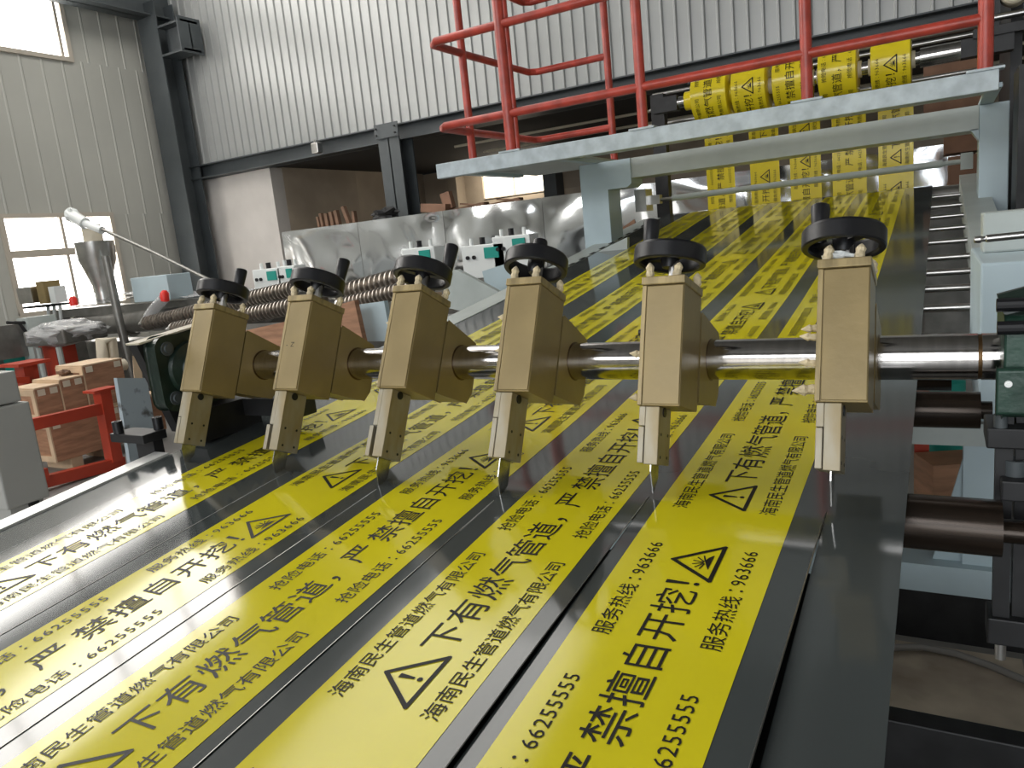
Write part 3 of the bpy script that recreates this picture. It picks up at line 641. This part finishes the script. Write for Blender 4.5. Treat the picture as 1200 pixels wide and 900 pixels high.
# stacked guide rods in the dark frame behind the rolls
for i, (y, z, r) in enumerate(((4.6, 2.32, .014), (4.7, 2.45, .014), (4.8, 2.58, .014), (5.1, 2.68, .02), (4.6, 2.2, .014))):
    thing(G().cyl((-2.05 if i != 3 else -1.3, y, z), (.35, y, z), r, 10), 'guide_rod', 'stain', ['thin bright guide rod low behind the yellow rolls', 'thin bright guide rod behind the middle of the yellow rolls', 'thin bright guide rod behind the upper part of the yellow rolls', 'thicker bright rod at the top behind the yellow rolls', 'lowest thin bright guide rod behind the platform edge'][i], 'rod', 'guide rods of the winder', smooth=40)
wf = empty('winder_stand', (-.8, 5.2, 0), 'black steel winder frame behind the yellow tape rolls', 'machine frame')
for x, y in ((-1.86, 4.3), (-1.36, 5.6)): G().bb(x - .05, x + .05, y, y + .08, 0, 2.5).build('upright', 'blacks', wf)
G().bb(.36, .42, 4.2, 5.2, 1.2, 3.2).build('side_plate', 'blacks', wf)
G().bb(-1.78, -1.60, 3.93, 4.01, 2.31, 2.41).build('shaft_chuck', 'blacks', wf)
G().bb(-1.9, .42, 5.3, 5.36, 2.70, 2.77).build('top_bar', 'blacks', wf)
G().bb(.10, .36, 3.92, 4.02, 2.31, 2.41).build('shaft_chuck', 'blacks', wf)
ua = empty('winder_drive_head', (.42, 4.1, 2.5), 'cream wheeled drive head at the top right above the platform end', 'machine')
G().lathe((.32, 3.9, 2.86), (0, 1, 0), [(0, .07), (.01, .085), (.13, .085), (.14, .07)], 26).build('drive_wheel', 'cream', ua, smooth=40)
G().lathe((.36, 3.9, 2.62), (0, 1, 0), [(0, .06), (.01, .07), (.13, .07), (.14, .06)], 26).build('drive_wheel', 'cream', ua, smooth=40)
for z in (2.50, 2.74, 2.96): G().cyl((.24, 3.95, z), (.5, 3.95, z), .02, 10).build('axle', 'stain', ua, smooth=40)
G().bb(.24, .29, 3.95, 4.15, 2.4, 3.05).build('head_plate', 'blacks', ua)
G().bb(.16, .5, 3.9, 3.96, 2.40, 2.45).build('arm', 'blacks', ua)
for i, (x0, x1, z0, z1, y, l) in enumerate(((-.12, .3, 2.18, 2.56, 5.6, 'brown board stack right of the yellow rolls'), (.02, .5, 1.85, 2.1, 5.4, 'brown carton right of the hanging tapes, upper one'), (.05, .5, 1.45, 1.82, 5.3, 'brown carton right of the hanging tapes, lower one'))):
    thing(G().bb(x0, x1, y, y + .4, z0, z1), 'cardboard_carton', 'card', l, 'carton')
thing(G().bb(-.1, .6, 5.2, 5.9, 0, 1.45), 'carton_plinth', 'barrel', 'dark steel stand below the brown cartons behind the portal', 'stand')
thing(G().bb(-.2, .5, 5.5, 6.05, 2.1, 2.18), 'carton_shelf', 'blacks', 'dark shelf plate carrying the brown board stack', 'shelf')
thing(G().bb(.31, .8, 2.85, 3.15, .9, 2.08), 'electrical_cabinet', 'blacks', 'black cabinet side at the right picture edge behind the portal leg', 'cabinet')
thing(G().cyl((.36, 2.3, 1.25), (.36, 2.3, 1.8), .05, 24), 'black_cylinder', 'black', 'glossy black pressure cylinder at the right edge above the pale housing', 'cylinder', smooth=40)
# ------------------------------------------------------------------ right-hand side below the shaft
bs = empty('base_frame', (0, 1.2, 0), 'pale blue steel machine base under the right side of the film', 'machine frame')
G().bb(-1.8, .175, 1.3, 1.42, .715, .79).build('cross_beam', 'lgrey', bs)
G().bb(.07, .165, 1.32, 1.42, .28, .715).build('upright', 'lblue', bs)
G().prism([(.07, .66), (.07, .28), (-.02, .28)], 1.34, 1.36, 1).build('gusset', 'lblue', bs)
G().bb(-1.8, .5, 1.28, 1.42, .19, .29).build('bottom_beam', 'lblue', bs)
G().bb(-1.8, .5, 1.3, 1.4, 0, .19).build('skid', 'blacks', bs)
G().cyl((-.2, 1.6, .69), (.02, 1.6, .69), .022, 12).cyl((.03, 1.6, .69), (.1, 1.6, .69), .03, 12).build('tie_rod', 'lgrey', bs)
st = empty('roller_stand', (.1, -.02, 0), 'black steel roller stand with socket sleeve at the right picture edge', 'stand')
G().bb(.083, .108, -.03, .0, .76, 1.165).bb(.112, .14, -.02, .02, .76, 1.165).build('post', 'blacks', st)
G().bb(.068, .2, -.06, .04, 1.105, 1.140).build('upper_block', 'blacks', st, bevel=.003)
G().bb(.09, .2, -.06, .04, 1.015, 1.050).build('lower_block', 'blacks', st, bevel=.003)
G().lathe((.112, -.02, 1.05), (0, 0, 1), [(0, .018), (.027, .018), (.027, .012), (.01, .011)], 22).build('sleeve', 'steelc', st, smooth=40)
G().lathe((.088, -.05, 1.14), (0, 0, 1), [(0, .010), (.022, .010), (.022, .006), (.015, .005)], 16).build('bolt', 'steelc', st, smooth=40)
G().bb(.075, .14, -.04, .03, .74, .79).build('foot_block', 'blacks', st, bevel=.003)
G().cyl((.097, -.01, .70), (.097, -.01, .74), .009, 12).cyl((.097, -.01, .735), (.097, -.01, .742), .018, 14).build('adjuster', 'stain', st, smooth=40)
G().cyl((.068, -.05, .968), (.2, -.05, .968), .012, 14).build('axle', 'stain', st, smooth=40)
fp = thing(G().bb(-.9, .24, .62, 1.24, .0, .012), 'concrete_slab', 'concrete', 'stained beige concrete patch on the floor beyond the film edge at right', 'slab')
thing(G().tube([at(1020, 762, Z=.03), at(1048, 759, Z=.03), at(1080, 758, Z=.03), at(1120, 766, Z=.03), at(1160, 780, Z=.03), at(1200, 797, Z=.03), at(1240, 815, Z=.03)], .012, 10), 'floor_hose', 'cable', 'grey hose lying in a curve across the stained concrete', 'hose', smooth=60)
thing(G().bb(-.6, .6, .28, .34, .0, .335), 'front_skid_beam', 'blacks', 'black steel cross member at the bottom right corner', 'beam', bevel=.004)
# clutter seen beyond the gap at right
thing(G().bb(-.10, -.04, 2.3, 2.36, .0, .78), 'orange_stand', 'redf', 'orange red upright seen through the gap under the right rollers', 'stand')
thing(G().lathe((.02, 2.6, .0), (0, 0, 1), [(0, .09), (.66, .09), (.7, .05)], 20), 'green_motor', 'teal', 'green motor body seen through the gap under the right rollers', 'motor', smooth=40)
thing(G().box((.04, 2.2, .20), (.22, .2, .4), Matrix.Rotation(.4, 3, 'Z')), 'wood_block', 'wood', 'tan wooden block on the floor seen through the right gap', 'wood')
thing(G().blob((-.06, 1.9, .12), .16, 8, .6, (1.2, 1, .8)), 'dark_cloth', 'blacks', 'dark grey cloth heap on the floor seen through the right gap', 'cloth')

# ------------------------------------------------------------------ left middle distance
cabn = empty('control_cabinet', (-3.9, .3, 0), 'light grey control cabinet cut off by the left picture edge', 'cabinet')
G().bb(-4.5, -3.7, .20, .395, .55, 1.02).build('cabinet_body', 'cabinet', cabn, bevel=.008)
G().bb(-4.5, -3.72, .20, .375, 1.025, 1.17).build('cabinet_head', 'cabinet', cabn, bevel=.008)
G().bb(-3.72, -3.7, .30, .34, .49, .55).build('foot', 'blacks', cabn)
G().bb(-4.5, -3.72, .22, .37, 0, .55).build('plinth', 'cabinet', cabn)
# red trestle of I-section steel
rt = empty('red_trestle', (-6.35, 2.0, 0), 'red painted steel trestle standing in front of the wooden crates', 'trestle')
XT = -6.0
def pt(x, y): return at(x, y, X=XT)
def ib(a, b, w=.08, h=.08, nm='beam'):
    g = G(); d = (Vector(b) - Vector(a))
    g.beam(a, b, w, h); return g.build(nm, 'redf', rt)
ib(pt(14, 503), pt(118, 479), .07, .09, 'upper_rail'); ib(pt(38, 568), pt(144, 541), .08, .09, 'lower_rail')
a, b = pt(119, 458), pt(134, 540)
G().beam(a, b, .11, .09, up=(0, 1, 0)).build('leg', 'redf', rt)
G().box(a + Vector((0, 0, .01)), (.16, .22, .02)).build('top_plate', 'redf', rt)
a2, b2 = at(30, 428, X=-7.6), at(38, 470, X=-7.6)
G().beam(a2, b2, .16, .13, up=(0, 1, 0)).build('leg', 'redf', rt); G().box(a2 + Vector((0, 0, .02)), (.34, .3, .03)).build('top_plate', 'redf', rt)
G().beam(at(14, 446, X=-7.5), at(32, 445, X=-7.5), .1, .06).build('beam', 'redf', rt)
G().box(pt(43, 558), (.12, .12, .1)).build('foot', 'redf', rt)
# wooden crates
def crate(X, y, z, w, d, h, label, rot=0.0):       # X, y, z: lower corner nearest the camera (x max, y min)
    r = empty('wooden_crate', (X - w / 2, y + d / 2, z), label, 'crate', 'plywood crates', rot=(0, 0, rot))
    G().bb(-w / 2, w / 2, -d / 2, d / 2, 0, h - .012).build('box_body', 'wood', r, local=True, bevel=.004)
    G().bb(-w / 2 - .004, w / 2 + .004, -d / 2 - .004, d / 2 + .004, h - .012, h).build('lid', 'woodl', r, local=True)
    e = -d / 2 - .012
    for x0, x1, z0, z1 in ((-w / 2, -w / 2 + .05, 0, h - .013), (w / 2 - .05, w / 2, 0, h - .013), (-w / 2 + .05, w / 2 - .05, h - .063, h - .013), (-w / 2 + .05, w / 2 - .05, 0, .05)):
        G().bb(x0, x1, e, -d / 2, z0, z1).build('end_batten', 'woodl', r, local=True)
    for yy in (-d / 2 + .05, d / 2 - .05):
        G().bb(w / 2, w / 2 + .004, yy - .03, yy + .03, h - .07, h - .018).build('metal_corner', 'cream', r, local=True)
    return r
XC = -6.4
crate(XC, 1.88, .10, .36, .62, .35, 'large wooden crate on the floor behind the red trestle')
crate(XC, 1.82, .475, .40, .20, .27, 'front wooden crate of the upper row, nearest the grey cabinet')
crate(XC, 2.035, .475, .40, .20, .30, 'middle wooden crate of the upper row with crumpled paper on its lid')
crate(XC, 2.25, .475, .40, .36, .38, 'tall wooden crate at the back end of the upper row')
crate(XC - .05, 2.56, .10, .42, .40, .35, 'wooden crate on the floor carrying the tall crate')
crate(XC - .55, 1.66, .10, .30, .40, .40, 'low wooden crate half hidden behind the grey cabinet')
thing(G().bb(XC - .44, XC - .01, 1.80, 2.95, .452, .473), 'board_layer', 'woodl', 'pale plywood board lying between the two layers of crates', 'board')
for i_, yy_ in enumerate((2.0, 2.35, 2.75)):
    thing(G().bb(XC - .4, XC - .02, yy_, yy_ + .1, 0, .098), 'bearer', 'woodl', ['front wooden bearer under the large crate', 'second wooden bearer under the large crate', 'wooden bearer under the rear floor crate'][i_], 'bearer', 'bearers under the crates')
thing(G().bb(XC - .83, XC - .56, 1.7, 2.0, 0, .098), 'bearer', 'woodl', 'wooden bearer under the low crate behind the grey cabinet', 'bearer', 'bearers under the crates')
p = at(95, 437, X=XC - .2); thing(G().blob((XC - .2, 2.2, .80), .05, 6, .9, (.8, 1.3, .5)), 'crumpled_paper', 'debris', 'crumpled brown paper on the crate lids', 'paper')
# blue grey plate leaning beside the bearing
thing(G().add([at(137, 443, X=-2.6), at(172, 443, X=-2.6), Vector((-2.6, .25, 0)), Vector((-2.6, .10, 0))] + [at(137, 443, X=-2.6) - Vector((.02, 0, 0)), at(172, 443, X=-2.6) - Vector((.02, 0, 0)), Vector((-2.62, .25, 0)), Vector((-2.62, .10, 0))],
      [(0, 1, 2, 3), (7, 6, 5, 4), (0, 4, 5, 1), (1, 5, 6, 2), (2, 6, 7, 3), (3, 7, 4, 0)]), 'machine_guard_plate', 'smudge', 'blue grey guard plate with black smudges left of the bearing', 'plate')
thing(G().add([at(155, 417, X=-2.9), at(164, 417, X=-2.9), Vector((-2.9, .36, 0)), Vector((-2.9, .30, 0))] + [at(155, 417, X=-2.95), at(164, 417, X=-2.95), Vector((-2.95, .36, 0)), Vector((-2.95, .30, 0))],
      [(0, 1, 2, 3), (7, 6, 5, 4), (0, 4, 5, 1), (1, 5, 6, 2), (2, 6, 7, 3), (3, 7, 4, 0)]), 'board_offcut', 'woodl', 'pale yellow board standing behind the guard plate', 'board')

# ------------------------------------------------------------------ extruder line in the background
ex = empty('extruder', (-8.2, 4.0, 0), 'long grey extruder barrel under the left window with plastic covers', 'machine')
a, b = at(70, 395, Y=4.0), at(290, 348, Y=4.0)
z1 = (a.z + b.z) / 2
G().cyl((-9.8, 4.0, 1.02), (-6.0, 4.0, 1.10), .13, 24).build('barrel', 'barrel', ex, smooth=40)
for x in (-9.3, -8.3, -7.3, -6.5): G().cyl((x, 4.0, 1.03), (x + .06, 4.0, 1.03), .15, 24).build('heater_band', 'stain', ex, smooth=40)
G().bb(-9.8, -6.1, 3.95, 4.35, 1.16, 1.26).build('top_cover', 'barrel', ex)
G().bb(-9.8, -5.6, 3.85, 4.2, .0, .85).build('machine_bed', 'barrel', ex)
thing(G().grid(40, 8, lambda u, v: (-9.5 + 3.2 * u, 3.85 + .55 * v, 1.285 + .05 * abs(noise.noise(Vector((u * 9, v * 4, 2)))) + .09 * math.exp(-((u - .45) / .18) ** 2))), 'plastic_cover', 'wrap', 'crinkled clear plastic cover lying over the extruder below the window', 'plastic cover')
hp = empty('hopper', (-9.0, 4.2, 1.4), 'stainless steel cone hopper on the extruder in front of the window', 'hopper')
p = at(110, 283, Y=4.2); q = at(121, 342, Y=4.2)
G().lathe(q, p - q, [(0, .11), (.08, .11), ((p - q).length - .22, .21), ((p - q).length, .22)], 26).build('cone', 'stain', hp, smooth=40)
G().cyl(p, p + Vector((0, 0, .2)), .11, 18).build('loader', 'cream', hp, smooth=40)
G().cyl(q - Vector((0, 0, .14)), q, .10, 18).build('throat', 'stain', hp, smooth=40)
vh = empty('vacuum_loader', at(88, 255, Y=4.0), 'white loader head with a long thin tube running down behind the leftmost slide', 'loader')
p = at(84, 252, Y=4.0); q = at(100, 262, Y=4.0)
G().cyl(p, q, .07, 16).build('loader_head', 'whitep', vh, smooth=40); G().blob(p, .085, 2, .4).build('loader_cap', 'whitep', vh)
G().cyl(q, at(120, 270, Y=4.0), .045, 14).build('sleeve', 'whitep', vh, smooth=40)
G().tube([at(118, 268, Y=4.0), at(180, 296, Y=3.9), at(245, 328, Y=3.8)], .02, 10).build('feed_tube', 'barrel', vh, smooth=40)
thing(G().tube([at(124, 300, Y=3.6), at(139, 372, Y=3.6), at(158, 450, Y=3.6), Vector((at(158, 450, Y=3.6).x, 3.6, 0))], .045, 14), 'standpipe', 'barrel', 'leaning grey standpipe in front of the hopper', 'pipe', smooth=40)
mt = empty('dosing_unit', (-9.3, 3.8, 1.3), 'small grey and brass dosing unit before the left window', 'machine')
G().box(at(43, 345, Y=3.8), (.3, .3, .2)).build('body', 'stain', mt, bevel=.01)
G().box(at(58, 342, Y=3.8), (.16, .2, .27)).build('brass_block', 'brass', mt); G().box(at(68, 345, Y=3.8), (.12, .14, .2)).build('side_block', 'whitep', mt)
G().box(at(55, 358, Y=3.8), (.5, .3, .03)).build('base', 'blacks', mt)
for px in (56, 63, 70): G().cyl(at(px, 358, Y=3.8), at(px + 2, 378, Y=3.8), .02, 8).build('leg', 'whitep', mt)
def mini_box(p, sx, sy, sz, name, m, label, cat): return thing(G().box(p, (sx, sy, sz)), name, m, label, cat, bevel=.008)
mini_box(at(190, 337, Y=3.9), .62, .3, .27, 'terminal_box', 'lblue', 'pale blue terminal box on the extruder left of the slides', 'box')
G().lathe(at(86, 353, Y=3.7), (0, 0, 1), [(-.05, .045), (.03, .045), (.06, .02)], 14).build('red_cap', 'redp', mt, smooth=40)
wp = empty('wrapped_pipe', at(184, 358, Y=3.6), 'plastic wrapped pipe end with a red cap beside the pale blue box', 'pipe')
G().tube([at(192, 350, Y=3.6), at(184, 358, Y=3.6), at(176, 368, Y=3.6), at(172, 378, Y=3.6)], .055, 12).build('pipe_body', 'wrap', wp, smooth=60)
G().lathe(at(193, 347, Y=3.6), (0.2, 0, 1), [(-.05, .045), (.03, .045), (.06, .02)], 14).build('red_cap', 'redp', wp, smooth=40)
def screwrod(p0, p1, r, label):
    p0, p1 = Vector(p0), Vector(p1); L = (p1 - p0).length; n = int(L / (r * .62)); d = (p1 - p0).normalized()
    e = empty('extruder_screw', p0, label, 'screw', 'extruder screws laid out')
    G().lathe(p0 - d * .12, d, [(0, r * .3), (.02, r * .45), (.1, r * .45), (.1, r * .9), (.14, r * .9)], 14).build('screw_tip', 'stain', e, smooth=40)
    pf_ = [(0, r * .7)]
    for i in range(n):
        t = L * i / n; s = L / n; pf_ += [(t + s * .1, r * .7), (t + s * .3, r), (t + s * .55, r), (t + s * .75, r * .7)]
    pf_.append((L, r * .7))
    G().lathe(p0, d, pf_, 16).build('screw_flight', 'screw', e, smooth=30)
screwrod(at(172, 379, Y=3.5), at(345, 338, Y=3.5), .075, 'long steel extruder screw lying behind the two leftmost slides')
screwrod(at(205, 386, Y=3.0), at(380, 352, Y=3.0), .07, 'nearer steel extruder screw, its tip left of the leftmost slide')
screwrod(at(398, 345, Y=3.8), at(500, 318, Y=3.8), .095, 'thick steel extruder screw below the shiny screen')
screwrod(at(400, 358, Y=3.2), at(520, 328, Y=3.2), .065, 'slim steel extruder screw in front of the thick one')
for i_, (px_, py_, Y_, lab_) in enumerate(((430, 338, 3.72, 'wooden rest under the left end of the thick extruder screw'), (485, 324, 3.72, 'wooden rest under the right end of the thick extruder screw'), (430, 352, 3.2, 'wooden rest under the left end of the slim front screw'), (505, 334, 3.2, 'wooden rest under the right end of the slim front screw'))):
    p = at(px_, py_, Y=Y_ + (.08 if i_ < 2 else 0)); thing(G().bb(p.x - .05, p.x + .05, Y_ - .06, Y_ + .06, .98, p.z - (.06 if i_ > 1 else .085)), 'screw_rest', 'woodl', lab_, 'block', 'wooden rests under the screws')
sb = empty('screw_bench', (-5.2, 3.4, 0), 'low grey bench carrying the extruder screws', 'bench')
G().bb(-6.35, -2.9, 3.0, 3.8, .92, .98).build('bench_top', 'barrel', sb)
for x in (-6.2, -4.8, -3.1): G().bb(x - .04, x + .04, 3.05, 3.75, 0, .92).build('leg', 'barrel', sb)
thing(G().bb(-7.2, -6.2, 4.6, 5.0, 1.0, 1.22), 'ribbed_cover', 'barrel', 'long grey machine cover between the blue box and the screen', 'cover')
thing(G().bb(-7.8, -2.4, 5.0, 5.6, .0, 1.2), 'gearbox_row', 'barrel', 'long grey machine row in front of the shiny screen', 'machine')
for i, (px, py, w, lab) in enumerate(((320, 326, .46, 'white control box with teal window beside the white pier'), (343, 323, .28, 'small white control box left of the second handwheel'), (497, 303, .42, 'white control box with teal window behind the third handwheel'), (572, 300, .5, 'wide white control box with two teal windows under the screen'), (605, 290, .42, 'white control box behind the middle handwheel'))):
    c = at(px, py, Y=5.1); h = .24
    e = empty('control_box', (c.x, c.y, 1.2), lab, 'control box', 'white control boxes below the screen')
    G().bb(c.x - w / 2, c.x + w / 2, 5.0, 5.2, 1.2, c.z + h / 2).build('body', 'whitep', e, bevel=.01)
    G().bb(c.x + w * .05, c.x + w * .38, 4.985, 5.0, c.z - .02, c.z + h * .36).build('teal_window', 'teal', e)
    for j, dx in enumerate((-.36, -.1, .25)): G().cyl((c.x + dx * w, 5.1, c.z + h / 2), (c.x + dx * w, 5.1, c.z + h / 2 + .07), .02 + .01 * (j == 1), 10).build('knob', ['whitep', 'black', 'whitep'][j], e)
    for dx in (-.35, -.2): G().cyl((c.x + dx * w, 4.98, c.z), (c.x + dx * w, 5.0, c.z), .02, 10).build('button', 'black', e)
# pale covers by the screws
def plate_px(pts, Y, m, name, label, cat, th=.04):
    f = [at(x, y, Y=Y) for x, y in pts]; b = [p + Vector((0, th, 0)) for p in f]; n = len(f)
    low = min(f, key=lambda p: p.z); e = empty(name, (low.x, low.y, 0), label, cat)
    G().add(f + b, [tuple(range(n)), tuple(range(2 * n - 1, n - 1, -1))] + [(i, (i + 1) % n, n + (i + 1) % n, n + i) for i in range(n)]).build('panel', m, e)
    G().bb(low.x - .02, low.x + .02, low.y + th, low.y + th + .04, 0, low.z + .05).build('support', 'barrel', e)
    return e
plate_px([(413, 358), (450, 353), (456, 385), (456, 400), (420, 400)], 2.4, 'lblue', 'cover_panel', 'pale blue panel between the second and third slides', 'panel')
plate_px([(520, 318), (535, 316), (590, 345), (548, 366), (520, 360)], 2.5, 'lgrey', 'cover_panel', 'pale grey slanted cover right of the third handwheel', 'panel')
plate_px([(565, 318), (596, 308), (600, 330), (592, 345), (570, 340)], 3.0, 'lblue', 'cover_panel', 'pale white panel left of the middle handwheel', 'panel')
plate_px([(500, 380), (540, 368), (620, 338), (690, 300), (735, 278), (735, 300), (640, 360), (560, 385), (500, 400)], 2.9, 'lgrey', 'machine_side_panel', 'long pale side panel left of the table rail', 'panel')
plate_px([(284, 388), (330, 378), (365, 366), (415, 352), (430, 420), (290, 440)], 2.2, 'wood', 'crate_board', 'tan plywood board behind the leftmost slides', 'board')
# wrapped parts bin and its stand at far left
bn = empty('wrapped_tray', (-8.3, 3.1, 0), 'plastic wrapped grey tray on thin legs right of the cable rack', 'tray')
pc = at(78, 392, X=-8.0)
G().box(pc, (.55, .55, .16), Matrix.Rotation(.2, 3, 'Z')).build('tray', 'barrel', bn, bevel=.02)
G().blob(pc + Vector((0, 0, .02)), .36, 5, .3, (1, 1, .36), 26, 18).build('wrap', 'wrap', bn)
for dx, dy in ((.2, -.22), (.2, .2), (-.2, -.2)): G().cyl((pc.x + dx, pc.y + dy, 0), (pc.x + dx, pc.y + dy, pc.z - .1), .03, 8).build('leg', 'lgrey', bn)
rk = empty('cable_rack', (-8.6, 2.4, 0), 'grey rack hung with black cables at the far left', 'rack')
G().box(at(12, 400, X=-8.6), (.2, .6, .35)).build('terminal_panel', 'barrel', rk)
G().box(at(58, 445, X=-8.5), (.2, .3, 1.4)).build('post', 'lgrey', rk)
G().box(at(30, 420, X=-8.7), (.2, .35, .35)).build('teal_motor', 'teal', rk)
for i in range(4):
    a = at(8 + 9 * i, 378, X=-8.45); G().tube([a, a + Vector((0, .12, -.02)), a + Vector((0, .22, -.25)), a + Vector((0, .27, -.6)), a + Vector((0, .33, -.95))], .018, 8).build('cable', 'rubber', rk)
G().box(at(45, 460, X=-8.9), (.2, 1.2, 1.1)).build('dark_panel', 'barrel', rk)
thing(G().box(at(72, 430, X=-8.2), (.3, .22, .5)), 'red_motor', 'redf', 'dark red motor under the wrapped tray', 'motor')
vl = empty('pipe_valve', (-6.9, 2.9, .9), 'beige pipe valve standing behind the crates', 'valve')
p = at(125, 400, X=-7.2); G().tube([at(122, 440, X=-7.2), at(120, 415, X=-7.2), at(118, 400, X=-7.2), at(130, 398, X=-7.2), at(134, 430, X=-7.2), Vector((-7.2, at(134, 430, X=-7.2).y, 0))], .055, 12).build('elbow', 'cream', vl, smooth=60)
G().cyl(at(120, 433, X=-7.15), at(146, 427, X=-7.15), .06, 12).build('flange', 'cream', vl, smooth=40)
